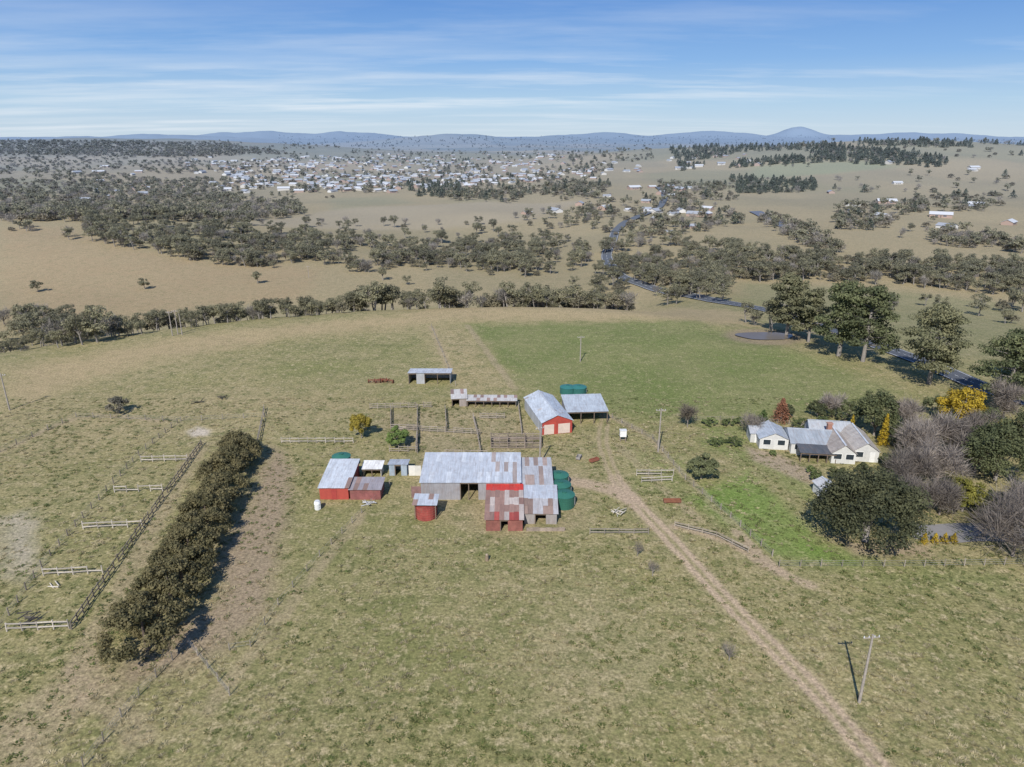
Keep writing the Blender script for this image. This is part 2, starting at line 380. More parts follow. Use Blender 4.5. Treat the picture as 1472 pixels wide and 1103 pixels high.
def tree_mesh(name,kind,h,w,nl=3000,ls=.4,c1=(.04,.055,.02),c2=(.09,.105,.04),bark=(.26,.23,.20),seed=None):
    segs=[];R=w/2
    if kind=='gum':
        K=rng.integers(13,18); top=np.array((rng.normal()*.08*h,rng.normal()*.08*h,h*.58))
        segs.append(((0,0,-.4),top*(.5,.5,.55),h*.03,h*.022)); segs.append((top*(.5,.5,.55),top,h*.022,h*.014))
        cen=[]
        for i in range(K):
            a=rng.random()*6.28; z=h*(.40+.51*rng.random()); rr=R*.82*math.sqrt(rng.random())*math.sqrt(max(.2,1-((z/h-.6)/.42)**2))
            c=np.array((math.cos(a)*rr,math.sin(a)*rr,z)); cen.append(c)
            s=top*rng.uniform(.45,1); segs.append((s,c-(0,0,h*.03),h*.011,h*.004))
        cen=np.array(cen); rad=np.stack([R*rng.uniform(.24,.42,K)]*2+[h*rng.uniform(.075,.125,K)],1)
    elif kind=='pine':
        K=rng.integers(34,42); segs.append(((0,0,-.4),(0.3,0,h*.5),h*.03,h*.02)); segs.append(((0.3,0,h*.5),(0,0.3,h*.93),h*.02,h*.006))
        cen=[];rad=[]
        for i in range(K):
            f=(i+.5)/K; z=h*(.22+.74*f); a=i*2.4+rng.random(); rr=R*(.82*(1-.6*max(0,f-.35)**1.2))*rng.uniform(.2,1)
            if f>.92: rr*=.5
            c=np.array((math.cos(a)*rr,math.sin(a)*rr,z)); cen.append(c); segs.append(((0,0,z-h*.07),c,h*.009,h*.003))
            q=R*rng.uniform(.22,.38); rad.append((q,q,h*rng.uniform(.04,.07)))
        cen=np.array(cen);rad=np.array(rad)
    elif kind=='round':
        K=max(24,int(w*6)); segs.append(((0,0,-.3),(0,0,h*.6),w*.03,w*.015))
        d=unit(K); d[:,2]=np.abs(d[:,2])*1.15-.18
        cen=d*np.array((R*.8,R*.8,h*.48))*rng.uniform(.62,1.12,K)[:,None]+np.array((0,0,h*.42))
        cen[:,2]=np.maximum(cen[:,2],h*.12)
        rad=np.stack([R*rng.uniform(.14,.28,K)]*2+[h*rng.uniform(.07,.14,K)],1)
        cen=np.concatenate([cen,[(0,0,h*.42)]]); rad=np.concatenate([rad,[(R*.5,R*.5,h*.3)]])
        for c in cen[:8]: segs.append(((0,0,h*.15),c,w*.012,w*.005))
    elif kind=='cone':
        K=max(18,int(h*4)); segs.append(((0,0,-.3),(0,0,h*.9),w*.04,w*.01)); f=np.linspace(.05,.97,K); a=np.arange(K)*2.4
        rr=R*(1-f**1.4)*.7
        cen=np.stack([np.cos(a)*rr,np.sin(a)*rr,f*h],1); q=R*(1-f**1.5)*.45+w*.06
        rad=np.stack([q,q,q*1.3],1)
        for c in cen[::2]: segs.append(((0,0,max(0,c[2]-.3)),c,w*.012,w*.005))
    elif kind=='bare':
        K=16; top=np.array((0,0,h*.35)); segs.append(((0,0,-.3),top,h*.03,h*.02)); cen=[]
        for i in range(K):
            a=rng.random()*6.28; z=h*(.4+.45*rng.random()); rr=R*.7*math.sqrt(rng.random())
            c=np.array((math.cos(a)*rr,math.sin(a)*rr,z)); cen.append(c); segs.append((top*rng.uniform(.5,1),c,h*.014,h*.005))
        cen=np.array(cen); rad=np.stack([R*rng.uniform(.3,.45,K)]*2+[h*rng.uniform(.15,.2,K)],1)
    n=max(4,nl//len(cen))
    if kind=='bare': V1,Q1,C1=twigs(cen,rad,n,w*.17,ls,c1,c2)
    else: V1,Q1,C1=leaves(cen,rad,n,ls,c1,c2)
    V2,Q2,C2=tubes(segs,bark)
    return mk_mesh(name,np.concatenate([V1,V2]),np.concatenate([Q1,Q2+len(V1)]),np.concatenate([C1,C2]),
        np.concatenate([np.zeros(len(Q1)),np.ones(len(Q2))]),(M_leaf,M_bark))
def plant(name,kind,px,py,h,w,nl=3500,ls=.4,c1=(.04,.055,.02),c2=(.09,.105,.04),**k):
    p=S(px,py); me=tree_mesh(name,kind,h,w,nl,ls,c1,c2,**k)
    ob=bpy.data.objects.new(name,me); ob.location=p; ob.rotation_euler=(0,0,rng.random()*6.28); return link(ob)
GUM=((.16,.155,.09),(.37,.335,.195)); PIN=((.075,.09,.038),(.20,.21,.09)); GOLD=((.33,.24,.02),(.62,.44,.04)); BARE=((.20,.165,.14),(.40,.345,.29))
PIN2=((.12,.125,.06),(.29,.27,.14))
plant('pine_tree','pine',1130,482,20,16,6500,.75,*PIN2); plant('pine_tree','pine',1162,492,17,13,5000,.75,*PIN2)
plant('pine_tree','pine',1205,512,22,17,8000,.7,*PIN); plant('pine_tree','pine',1240,520,22,18,8000,.7,*PIN)
plant('pine_tree','pine',1335,552,21,20,8500,.65,*PIN2); plant('pine_tree','pine',1445,590,19,18,9000,.6,*PIN)
plant('pine_tree','pine',1480,560,20,16,6000,.65,*PIN2)
plant('cypress_tree','round',1256,626,11.5,10,9000,.42,*PIN)
plant('pine_tree','round',1243,778,12.5,18,24000,.40,(.06,.07,.035),(.20,.20,.095))
plant('cypress_tree','round',1430,690,12,14,14000,.4,*PIN)
plant('cypress_tree','round',1478,660,12,12,9000,.42,*PIN); plant('cypress_tree','round',1466,735,6,6,4000,.35,*PIN)
plant('golden_shrub','round',1383,735,6,7.8,8000,.34,(.2,.2,.035),(.46,.42,.08))
plant('wattle_tree','round',1380,612,9,11,7000,.4,*GOLD); plant('wattle_tree','round',1440,640,6,6,3500,.35,*GOLD)
for x,y,h,w in ((1330,650,9,10),(1300,700,7,9),(1345,700,8,9),(1365,660,8,9),(1320,735,6,8),(1350,740,6,7),(1455,800,9,14),(1480,760,8,9),(1195,600,6,6),(1402,640,7,8),(1300,615,6,7),(1440,605,9,8),(1310,665,8,8),(1400,680,7,8)):
    plant('bare_tree','bare',x,y,h,w,2200,.09,*BARE,bark=(.24,.2,.17))
for x,y,h,w in ((1285,640,5,6),(1290,720,4,5),(1418,740,5,6),(1345,600,6,7),(1205,690,2.5,4),(1275,672,3,4),(1130,600,3,5),(1215,605,5,6),(1175,600,4,6),(1415,630,7,7),(1360,625,5,6),(1240,680,2,3)):
    plant('garden_tree','round',x,y,h,w,2500,.34,*PIN)
plant('golden_cypress','cone',1268,640,7,2,2500,.28,*GOLD); plant('golden_cypress','cone',1222,628,5,1.6,1500,.25,*GOLD)
for x in (1328,1343,1357,1370): plant('golden_conifer','cone',x,781,1.8,1.3,500,.2,*GOLD)
plant('copper_tree','cone',1122,606,5.5,4,2500,.3,(.2,.09,.05),(.38,.18,.1))
plant('garden_tree','cone',1095,618,4.5,3.6,2500,.3,(.1,.16,.04),(.22,.3,.09)); plant('bare_tree','bare',1082,626,4.5,6,900,.08,*BARE)
plant('bare_tree','bare',988,614,5,5,1200,.09,(.12,.10,.075),(.24,.2,.15)); plant('garden_shrub','round',1008,688,5.2,6.4,6000,.34,(.1,.115,.055),(.23,.24,.11))
for x,y,h,w in ((1030,640,1.6,4),(1055,640,1.8,4),(1045,612,1.8,3),(1062,610,1.8,3),(1020,612,2,4),(1150,616,2.5,5),(1180,616,3,4),(1172,690,2,3),(1110,655,1.2,1.6),(1165,680,1.5,2)):
    plant('garden_shrub','round',x,y,h,w,1500,.25,(.1,.13,.045),(.24,.28,.1))
plant('golden_shrub','round',520,630,6,5.4,6500,.3,(.2,.17,.03),(.48,.37,.06)); plant('garden_shrub','round',573,642,4.4,5.4,5500,.3,(.1,.15,.04),(.25,.33,.09))
plant('grey_shrub','round',172,594,4.2,6,3000,.3,(.15,.14,.10),(.3,.27,.2))
for x,y,h,w in ((132,462,9,8),(208,416,7,7),(55,420,7,8),(10,492,5,8),(370,408,8,7),(100,345,10,10)):
    plant('gum_tree','gum',x,y,h,w,1500,.6,*GUM)
for x,y in ((916,800),(938,828),(1048,950)): plant('bare_shrub','bare',x,y,2.6,2.2,260,.04,(.18,.15,.12),(.3,.25,.2))

def hedge():
    a=S(212,935);b_=S(352,648); K=13; cen=[];rad=[]; seg=[]
    for i in range(K):
        f=i/(K-1); c=a.lerp(b_,f); w=(5.7-1.8*f)*rng.uniform(.9,1.12); hh=(6.0-1.4*f)*rng.uniform(.85,1.1)
        n=48; d=unit(n); d[:,2]=np.abs(d[:,2])*1.1-.12
        off=rng.normal(size=2)*.5
        for q in d:
            cc=np.array((c.x+off[0],c.y+off[1],c.z+hh*.42))+q*np.array((w*.82,w*.82,hh*.5))*rng.uniform(.8,1.06)
            cc[2]=max(cc[2],c.z+.4); cen.append(cc); rad.append((rng.uniform(.6,1.3),rng.uniform(.6,1.3),rng.uniform(.5,.95)))
        cen.append((c.x,c.y,c.z+hh*.42)); rad.append((w*.62,w*.62,hh*.38))
        seg.append(((c.x,c.y,c.z-.3),(c.x,c.y,c.z+hh*.7),.3,.12))
    cen=np.array(cen);rad=np.array(rad)
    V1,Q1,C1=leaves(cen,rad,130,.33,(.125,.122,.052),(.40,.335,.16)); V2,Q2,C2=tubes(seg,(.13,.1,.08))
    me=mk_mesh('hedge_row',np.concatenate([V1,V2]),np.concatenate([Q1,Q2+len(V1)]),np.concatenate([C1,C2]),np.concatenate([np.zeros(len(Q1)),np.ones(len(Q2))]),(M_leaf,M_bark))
    link(bpy.data.objects.new('hedge_row',me))
hedge()

def coll(name,meshes):
    c=bpy.data.collections.new(name)
    for i,me in enumerate(meshes):
        o=bpy.data.objects.new('%s_%02d'%(name,i),me); c.objects.link(o)
    return c
def scatter(name,x,y,scl,idx,c,zoff=0):
    z=height(x,y)+zoff; n=len(x)
    me=bpy.data.meshes.new(name); me.vertices.add(n); me.vertices.foreach_set('co',np.stack([x,y,z],1).astype(np.float32).ravel())
    for nm,ty,v in (('scl','FLOAT',scl.astype(np.float32)),('rot','FLOAT',(rng.random(n)*6.28).astype(np.float32)),('idx','INT',idx.astype(np.int32))):
        a=me.attributes.new(nm,ty,'POINT'); a.data.foreach_set('value',v)
    ob=bpy.data.objects.new(name,me); link(ob)
    ng=bpy.data.node_groups.new(name+'_nodes','GeometryNodeTree')
    ng.interface.new_socket('Geometry',in_out='INPUT',socket_type='NodeSocketGeometry'); ng.interface.new_socket('Geometry',in_out='OUTPUT',socket_type='NodeSocketGeometry')
    N=ng.nodes;L=ng.links; gi=N.new('NodeGroupInput');go=N.new('NodeGroupOutput'); ip=N.new('GeometryNodeInstanceOnPoints'); ci=N.new('GeometryNodeCollectionInfo')
    ci.inputs['Collection'].default_value=c; ci.inputs['Separate Children'].default_value=True; ci.inputs['Reset Children'].default_value=True
    def na_(nm,ty):
        q=N.new('GeometryNodeInputNamedAttribute'); q.data_type=ty; q.inputs['Name'].default_value=nm; return [o for o in q.outputs if o.enabled and o.name=='Attribute'][0]
    L.new(gi.outputs[0],ip.inputs['Points']); L.new(ci.outputs[0],ip.inputs['Instance']); ip.inputs['Pick Instance'].default_value=True
    L.new(na_('idx','INT'),ip.inputs['Instance Index']); cx=N.new('ShaderNodeCombineXYZ'); L.new(na_('rot','FLOAT'),cx.inputs[2]); L.new(cx.outputs[0],ip.inputs['Rotation'])
    L.new(na_('scl','FLOAT'),ip.inputs['Scale']); L.new(ip.outputs[0],go.inputs[0])
    md=ob.modifiers.new('scatter','NODES'); md.node_group=ng
    return ob
gm=[tree_mesh('gum_%d'%i,'gum',10,rng.uniform(9,11.5),1300,.60,*GUM) for i in range(5)]
gm+=[tree_mesh('gumlow_%d'%i,'round',6,8,900,.6,(.16,.145,.09),(.36,.31,.19)) for i in range(2)]
gm+=[tree_mesh('greytree_%d'%i,'bare',7,7,420,.16,(.2,.18,.145),(.42,.37,.31)) for i in range(2)]
MID=coll('woodland_tree',gm)
fm=[tree_mesh('fgum_%d'%i,'gum',10,11,220,1.5,*GUM) for i in range(4)]
fm+=[tree_mesh('fgumlow_%d'%i,'round',6,10,200,1.5,(.18,.155,.105),(.39,.33,.215)) for i in range(2)]
fm+=[tree_mesh('fpine_%d'%i,'cone',10,9,200,1.6,(.07,.085,.05),(.16,.17,.095)) for i in range(2)]
fm+=[tree_mesh('fgrey_%d'%i,'bare',7,9,150,.4,(.23,.195,.16),(.44,.39,.32)) for i in range(2)]
FAR=coll('distant_tree',fm)
def inpoly(P,n,ypow=1.0,clump=0,cs=60):
    P=np.array(P,float); mn=P.min(0);mx=P.max(0); cnt=0
    xs=[];ys=[]
    while cnt<n:
        x=mn[0]+rng.random(n*3)*(mx[0]-mn[0]); y=mn[1]+(rng.random(n*3)**ypow)*(mx[1]-mn[1])
        ins=np.zeros(len(x),bool)
        for i in range(len(P)):
            a=P[i];b_=P[(i+1)%len(P)]; cond=((a[1]>y)!=(b_[1]>y))
            ins^=cond&(x<(b_[0]-a[0])*(y-a[1])/((b_[1]-a[1]) if b_[1]!=a[1] else 1e-9)+a[0])
        xs.append(x[ins]);ys.append(y[ins]);cnt+=ins.sum()
    x=np.concatenate(xs)[:n];y=np.concatenate(ys)[:n]
    x,y=Sarr(x,y)
    if clump:
        k=fbm(x/cs,y/cs,5,2)>clump; x=x[k];y=y[k]
    return x,y
bx=[];by=[]
for (x0,y0),(x1,y1),n,o0,o1 in (((0,527),(170,498),22,14,60),((170,498),(330,472),34,10,34),((330,472),(540,452),48,9,30),((540,452),(700,443),24,7,24),((700,443),(905,440),56,8,36),((0,527),(330,472),30,40,75),((330,472),(900,440),36,30,60)):
    for i in range(n):
        f=rng.random(); u=(x0+(x1-x0)*f-736)/F; v=(551.5-(y0+(y1-y0)*f))/F; t=CAMH/(SP-v*CP); p=np.array((u*t,(CP+v*SP)*t)); d=p-np.array((0,40)); d/=np.linalg.norm(d)
        p=p+d*rng.uniform(o0,o1); bx.append(p[0]);by.append(p[1])
bx=np.array(bx);by=np.array(by)
sc=np.where(bx<-62,rng.uniform(.4,.8,len(bx)),rng.uniform(.6,1.25,len(bx)))
scatter('gum_tree_line',bx,by,sc,np.where(rng.random(len(bx))<.68,rng.integers(0,5,len(bx)),rng.integers(5,9,len(bx))),MID)
mids=[([(110,300),(200,296),(330,318),(440,332),(480,352),(470,372),(380,388),(280,378),(240,368),(130,348)],480,.27),
 ([(440,350),(600,345),(700,345),(760,372),(740,398),(640,384),(500,392),(440,372)],240,.32),
 ([(330,320),(740,322),(840,300),(850,320),(700,345),(440,348)],50,.4),
 ([(700,350),(780,340),(850,348),(850,384),(780,400),(740,398)],120,.2),
 ([(860,352),(950,346),(1100,368),(1280,380),(1472,390),(1472,428),(1360,418),(1250,410),(1130,402),(1050,412),(1010,432),(930,410),(885,395)],540,.25),
 ([(910,400),(1040,400),(1040,436),(960,440)],25,0),
 ([(850,375),(880,395),(905,420),(870,440),(845,420)],14,0),
 ([(740,300),(860,300),(870,318),(800,330),(740,325)],40,.3),
 ([(0,440),(60,455),(180,478),(120,500),(0,515)],50,.35),
 ([(480,390),(700,360),(700,400),(500,440)],22,.4),
 ([(700,320),(1472,320),(1472,420),(700,420)],35,.45),
 ([(1180,430),(1472,440),(1472,470),(1300,450)],14,0),
 ([(1060,460),(1120,470),(1110,480)],5,0)]
xs=[];ys=[]
for P,n,c in mids:
    x,y=inpoly(P,n,1,c); xs.append(x);ys.append(y)
x=np.concatenate(xs);y=np.concatenate(ys); n=len(x)
scatter('woodland',x,y,rng.uniform(.55,1.3,n),np.where(rng.random(n)<.6,rng.integers(0,5,n),rng.integers(5,9,n)),MID)
fars=[([(0,222),(120,215),(260,225),(330,280),(430,300),(430,308),(300,318),(80,320),(0,316)],2200,.36,'g'),
 ([(0,203),(320,206),(420,222),(240,226),(0,222)],2300,.2,'g'),
 ([(300,212),(940,210),(940,262),(760,282),(640,276),(330,280),(240,228)],1800,.44,'m'),
 ([(578,264),(665,264),(668,284),(600,284)],110,0,'p'),([(770,256),(880,266),(860,285),(780,282)],140,.3,'m'),
 ([(960,212),(1215,207),(1215,232),(1080,240),(980,246)],1100,.32,'p'),([(1215,212),(1360,226),(1360,241),(1222,236)],300,.1,'p'),
 ([(1050,256),(1172,262),(1172,276),(1060,280)],210,.1,'p'),([(940,262),(1060,262),(1060,290),(960,290)],160,.3,'m'),
 ([(1200,302),(1300,286),(1440,280),(1440,304),(1300,310),(1270,332),(1205,332)],200,.3,'m'),
 ([(1095,305),(1135,318),(1200,350),(1210,368),(1150,352),(1090,320)],100,0,'g'),
 ([(850,288),(960,290),(1050,300),(1070,322),(950,345),(880,340),(820,320)],170,.35,'m'),
 ([(1320,325),(1472,335),(1472,365),(1340,352)],100,.3,'g'),
 ([(300,316),(420,285),(440,310),(330,322)],100,.3,'g'),
 ([(0,300),(110,290),(120,345),(0,330)],50,.45,'g'),
 ([(640,280),(760,275),(740,292),(650,290)],110,.3,'m'),
 ([(0,205),(1472,200),(1472,290),(0,290)],700,.5,'m'),
 ([(1220,205),(1472,200),(1472,212),(1260,212)],260,.4,'p'),
 ([(400,196),(1200,196),(1200,212),(400,212)],1200,.45,'m')]
xs=[];ys=[];ids=[]
for P,n,c,k in fars:
    x,y=inpoly(P,n,1,c,150); xs.append(x);ys.append(y);n=len(x); q=rng.random(n)
    g=np.where(q<.42,rng.integers(0,4,n),np.where(q<.70,rng.integers(4,6,n),rng.integers(8,10,n)))
    p=rng.integers(6,8,n)
    ids.append(g if k=='g' else (np.where(q<.85,p,g) if k=='p' else np.where(q>.86,p,g)))
x=np.concatenate(xs);y=np.concatenate(ys);ids=np.concatenate(ids)
scatter('distant_woodland',x,y,rng.uniform(.5,1.1,len(x))*(1+np.hypot(x,y)/12000),ids,FAR)
def house_mesh(i):
    mb=MB(); wc=random.choice([(.6,.56,.5),(.7,.68,.64),(.4,.27,.2)]); rc=random.choice([(.6,.6,.6),(.35,.36,.38),(.34,.2,.15),(.7,.7,.7),(.28,.3,.31)])
    w,d=random.uniform(6,9),random.uniform(4,5)
    mb.box(-w,-d,-2,w,d,2.7,wc); 
    for s in (-1,1): mb.prism([(-w-.5,s*(d+.5),2.6),(w+.5,s*(d+.5),2.6),(w+.5,0,4.8),(-w-.5,0,4.8)],(0,0,.12),rc)
    for s in (-1,1): mb.face([(s*w,-d,2.7),(s*w,d,2.7),(s*w,0,4.7)],wc)
    mb.box(-w*.5,-d-.05,1,-w*.25,-d,2,(.05,.06,.08)); mb.box(w*.2,-d-.05,1,w*.5,-d,2,(.05,.06,.08)); mb.box(-.5,-d-.05,0,.5,-d,2,(.15,.1,.08))
    o=mb.obj('h',(M_paint,)); me=o.data; bpy.data.objects.remove(o); return me
HC=coll('town_house',[house_mesh(i) for i in range(9)])
xs=[];ys=[]
for P,n in (([(300,232),(560,222),(780,235),(770,262),(560,278),(330,266)],400),([(240,228),(860,218),(940,245),(820,262),(330,282)],170),([(640,290),(860,280),(900,300),(700,312)],4),([(940,225),(1100,222),(1100,240),(960,245)],18),([(850,270),(1040,262),(1060,320),(940,345)],22),([(1180,225),(1472,215),(1472,330),(1200,335)],14),([(90,240),(300,235),(320,290),(120,290)],22)):
    x,y=inpoly(P,n); xs.append(x);ys.append(y)
x=np.concatenate(xs);y=np.concatenate(ys); scatter('distant_town',x,y,rng.uniform(.7,1.3,len(x)),rng.integers(0,9,len(x)),HC)
def tuss(c1,c2):
    n=20; a=rng.random(n)*6.28; r0=rng.random(n)*.3
    p=np.stack([np.cos(a)*r0,np.sin(a)*r0,np.full(n,-.03)],1); t=np.stack([np.cos(a)*.25,np.sin(a)*.25,rng.uniform(.08,.22,n)],1)
    s=np.stack([-np.sin(a),np.cos(a),0*a],1)*.07
    V=np.stack([p-s,p+s,p+t+s*.3,p+t-s*.3],1).reshape(-1,3); k=rng.random(n)[:,None]; C=np.repeat(np.array(c1)*(1-k)+np.array(c2)*k,4,0)
    return mk_mesh('t',V,np.arange(n*4).reshape(-1,4),C,None,(M_leaf,))
TU=coll('grass_tussock',[tuss((.08,.11,.03),(.17,.19,.06)),tuss((.12,.14,.04),(.22,.22,.085)),tuss((.3,.26,.14),(.5,.42,.26)),tuss((.26,.24,.12),(.42,.36,.21))])
n=42000; x=rng.uniform(-120,120,n); y=50+rng.random(n)**1.3*110
k=(fbm(x/9,y/9,2,3)*.6+rng.random(n)*.6>.62)&(np.abs(x)<y*.98+8); x=x[k];y=y[k]
T=np.array(trk); 
dm=np.min(np.hypot(x[:,None]-T[None,::2,0],y[:,None]-T[None,::2,1]),1); k=(dm>1.6)&~((x>-36)&(x<14)&(y>97)&(y<124)); x=x[k];y=y[k]
q=fbm(x/14,y/14,3,2)+rng.normal(size=len(x))*.12
scatter('grass_tussocks',x,y,rng.uniform(.4,1.2,len(x)),np.where(q>.50,rng.integers(0,2,len(x)),rng.integers(2,4,len(x))),TU)

# ------------------------------------------------------------ buildings
GREY=(.46,.49,.53);LG=(.54,.57,.60);RUST=(.30,.20,.16);RED=(.38,.065,.045);WHITE=(.72,.71,.68);DGR=(.22,.23,.25);CREAM=(.5,.44,.36)
def rooffn(base,rustp=.1,alt=RUST,j=.07):
    def f(i,k): return (J(alt,.2) if random.random()<rustp else J(base,j))
    return f
def roofplane(mb,a,b_,c,d,cf,sw=.76,rows=2,m=0):
    a,b_,c,d=[Vector(p) for p in (a,b_,c,d)]; n=max(1,int((b_-a).length/sw))
    for i in range(n):
        for k in range(rows):
            def P(s,t): return a.lerp(b_,s).lerp(d.lerp(c,s),t)
            s0,s1=i/n,(i+1)/n; t0,t1=k/rows,(k+1)/rows+.015
            z=Vector((0,0,.006*((i*7+k*3)%5)+random.uniform(0,.008)))
            mb.prism([P(s0,t0)+z,P(s1,t0)+z,P(s1,min(t1,1))+z,P(s0,min(t1,1))+z],(0,0,.03),cf(i,k),m)
def building(name,p,Wd,D,rot=0,kind='skillion',hf=2.4,hb=3,hw=2.7,hr=4,wc=GREY,cf=None,wm=None,segs=None,parent=None,rows=2,oh=.25,doorc=WHITE,rust_roof=False,sidec=None):
    wm=wm or M_iron; e=empty(name,(p[0],p[1],p[2] if len(p)>2 else H(p[0],p[1])),rot,parent)
    cf=cf or rooffn(GREY); segs=segs or {}; wl=MB();rf=MB();dr=MB();wi=MB();tm=MB(); t=.1
    if kind=='skillion': top=lambda x,y: hf+(hb-hf)*y/D
    else: top=lambda x,y: hw
    sides={'front':((0,0),(1,0),(0,-1),Wd),'back':((0,D),(1,0),(0,1),Wd),'left':((0,.1),(0,1),(-1,0),D-.2),'right':((Wd,.1),(0,1),(1,0),D-.2)}
    for nm,(o,dv,nv,ln) in sides.items():
        sg=segs.get(nm,[(1,'wall')]); tot=sum(s[0] for s in sg); s0=0
        def P(s,z,out=0): return Vector((o[0]+dv[0]*s+nv[0]*out,o[1]+dv[1]*s+nv[1]*out,z))
        wcc=wc if (nm=='front' or sidec is None) else sidec
        for w_,kd in sg:
            s1=s0+w_/tot*ln; xa,xb=P(s0,0),P(s1,0); za,zb=top(xa.x,xa.y),top(xb.x,xb.y)
            if kd=='open':
                tm.box(*(P(s0,0)-Vector((.08,.08,.4))),*(P(s0,za-.05)+Vector((.08,.08,0))),(.16,.12,.09))
                tm.beam(P(s0,za-.2),P(s1,zb-.2),.08,.2,(.2,.15,.11))
            else:
                n=max(1,int((s1-s0)/1.1))
                for k in range(n):
                    u0=s0+(s1-s0)*k/n;u1=s0+(s1-s0)*(k+1)/n
                    wl.prism([P(u0,-.5),P(u1,-.5),P(u1,top(P(u1,0).x,P(u1,0).y)-.01),P(u0,top(P(u0,0).x,P(u0,0).y)-.01)],-Vector((nv[0],nv[1],0))*t,J(wcc,.1))
                md=(s0+s1)/2
                if kd=='door': 
                    hwid=min(1.1 if wm is M_iron or wm is M_rust else .45,(s1-s0)*.42)
                    dr.prism([P(md-hwid,0,.003),P(md+hwid,0,.003),P(md+hwid,2.1,.003),P(md-hwid,2.1,.003)],Vector((nv[0],nv[1],0))*.05,doorc)
                if kd=='bigdoor': 
                    hwid=(s1-s0)*.36
                    dr.prism([P(md-hwid,.1,.003),P(md+hwid,.1,.003),P(md+hwid,2.3,.003),P(md-hwid,2.3,.003)],Vector((nv[0],nv[1],0))*.05,doorc)
                if kd=='window':
                    hwid=min(.7,(s1-s0)*.35)
                    dr.prism([P(md-hwid-.1,.9,.003),P(md+hwid+.1,.9,.003),P(md+hwid+.1,2.15,.003),P(md-hwid-.1,2.15,.003)],Vector((nv[0],nv[1],0))*.04,(.75,.74,.7))
                    wi.prism([P(md-hwid,1,.045),P(md+hwid,1,.045),P(md+hwid,2.05,.045),P(md-hwid,2.05,.045)],Vector((nv[0],nv[1],0))*.02,(0,0,0))
            s0=s1
    if kind=='skillion':
        s=(hb-hf)/D
        roofplane(rf,(-oh,-oh,hf-oh*s+.03),(Wd+oh,-oh,hf-oh*s+.03),(Wd+oh,D+oh,hb+oh*s+.03),(-oh,D+oh,hb+oh*s+.03),cf,rows=rows)
    elif kind=='x':
        s=(hr-hw)/(D/2)
        roofplane(rf,(-oh,-oh,hw-oh*s+.03),(Wd+oh,-oh,hw-oh*s+.03),(Wd+oh,D/2,hr+.03),(-oh,D/2,hr+.03),cf,rows=rows)
        roofplane(rf,(-oh,D+oh,hw-oh*s+.03),(Wd+oh,D+oh,hw-oh*s+.03),(Wd+oh,D/2+.01,hr+.03),(-oh,D/2+.01,hr+.03),cf,rows=rows)
        for x,q in ((0,t),(Wd,-t)): wl.prism([(x,.1,hw),(x,D-.1,hw),(x,D/2,hr-.05)],(q,0,0),wc)
        rf.beam((-oh,D/2,hr+.08),(Wd+oh,D/2,hr+.08),.35,.05,J(LG))
    else:
        s=(hr-hw)/(Wd/2)
        roofplane(rf,(-oh,-oh,hw-oh*s+.03),(-oh,D+oh,hw-oh*s+.03),(Wd/2,D+oh,hr+.03),(Wd/2,-oh,hr+.03),cf,rows=rows)
        roofplane(rf,(Wd+oh,-oh,hw-oh*s+.03),(Wd+oh,D+oh,hw-oh*s+.03),(Wd/2+.01,D+oh,hr+.03),(Wd/2+.01,-oh,hr+.03),cf,rows=rows)
        for y,q in ((0,t),(D,-t)): wl.prism([(.05,y,hw),(Wd-.05,y,hw),(Wd/2,y,hr-.05)],(0,q,0),wc)
        rf.beam((Wd/2,-oh,hr+.08),(Wd/2,D+oh,hr+.08),.35,.05,J(LG))
    wl.obj('walls',(wm,),e); rf.obj('roof',(M_rust if rust_roof else M_iron,),e)
    if dr.F: dr.obj('door_and_frames',(M_paint,),e)
    if wi.F: wi.obj('windows',(M_glass,),e)
    if tm.F: tm.obj('posts',(M_wood,),e)
    return e
def mainroof(i,k): return J(LG,.05) if random.random()<.15 else (J((.36,.30,.27),.15) if (i>15 and random.random()<.4) else J(GREY,.05))
ms=building('machinery_shed',(-15.8,109.3),17.2,9.2,.0,hf=3.4,hb=4.6,wc=(.30,.29,.30),cf=mainroof,rows=3,segs={'front':[(6.6,'wall'),(1.4,'open'),(1.6,'open'),(3,'wall'),(4,'wall')]})
building('lean_to_bay',(1.75,109.6),5.2,8.2,.0,hf=2.9,hb=3.9,wc=(.25,.2,.18),cf=rooffn((.42,.43,.45),.35,(.33,.25,.21)),rows=3,segs={'front':[(1,'open'),(1,'open')]})
def redroof(i,k): return J((.52,.045,.03),.08) if k==4 else (J((.48,.41,.36),.15) if ((i%3==1 or (k==2 and i>2)) and k<4 and random.random()<.75) else (J((.36,.07,.05),.2) if (random.random()<.12 or (k==0 and i>4)) else J((.29,.175,.135),.25)))
building('red_roof_annex',(-4.2,99.0),5.9,10.1,.0,hf=2.1,hb=3.0,wc=(.24,.09,.07),cf=redroof,rows=5,wm=M_rust,rust_roof=False,segs={'front':[(2,'wall'),(1,'open'),(2,'wall')]})
def ar(i,k): return J(GREY,.06) if k>=2 else (J((.32,.22,.17),.25) if random.random()<.45 else J((.46,.44,.43),.1))
building('grey_annex',(2.0,101.2),5.3,8.1,-.03,hf=2.0,hb=2.8,wc=(.3,.27,.25),cf=ar,rows=4,segs={'front':[(1,'wall'),(1,'open'),(1,'wall')]})
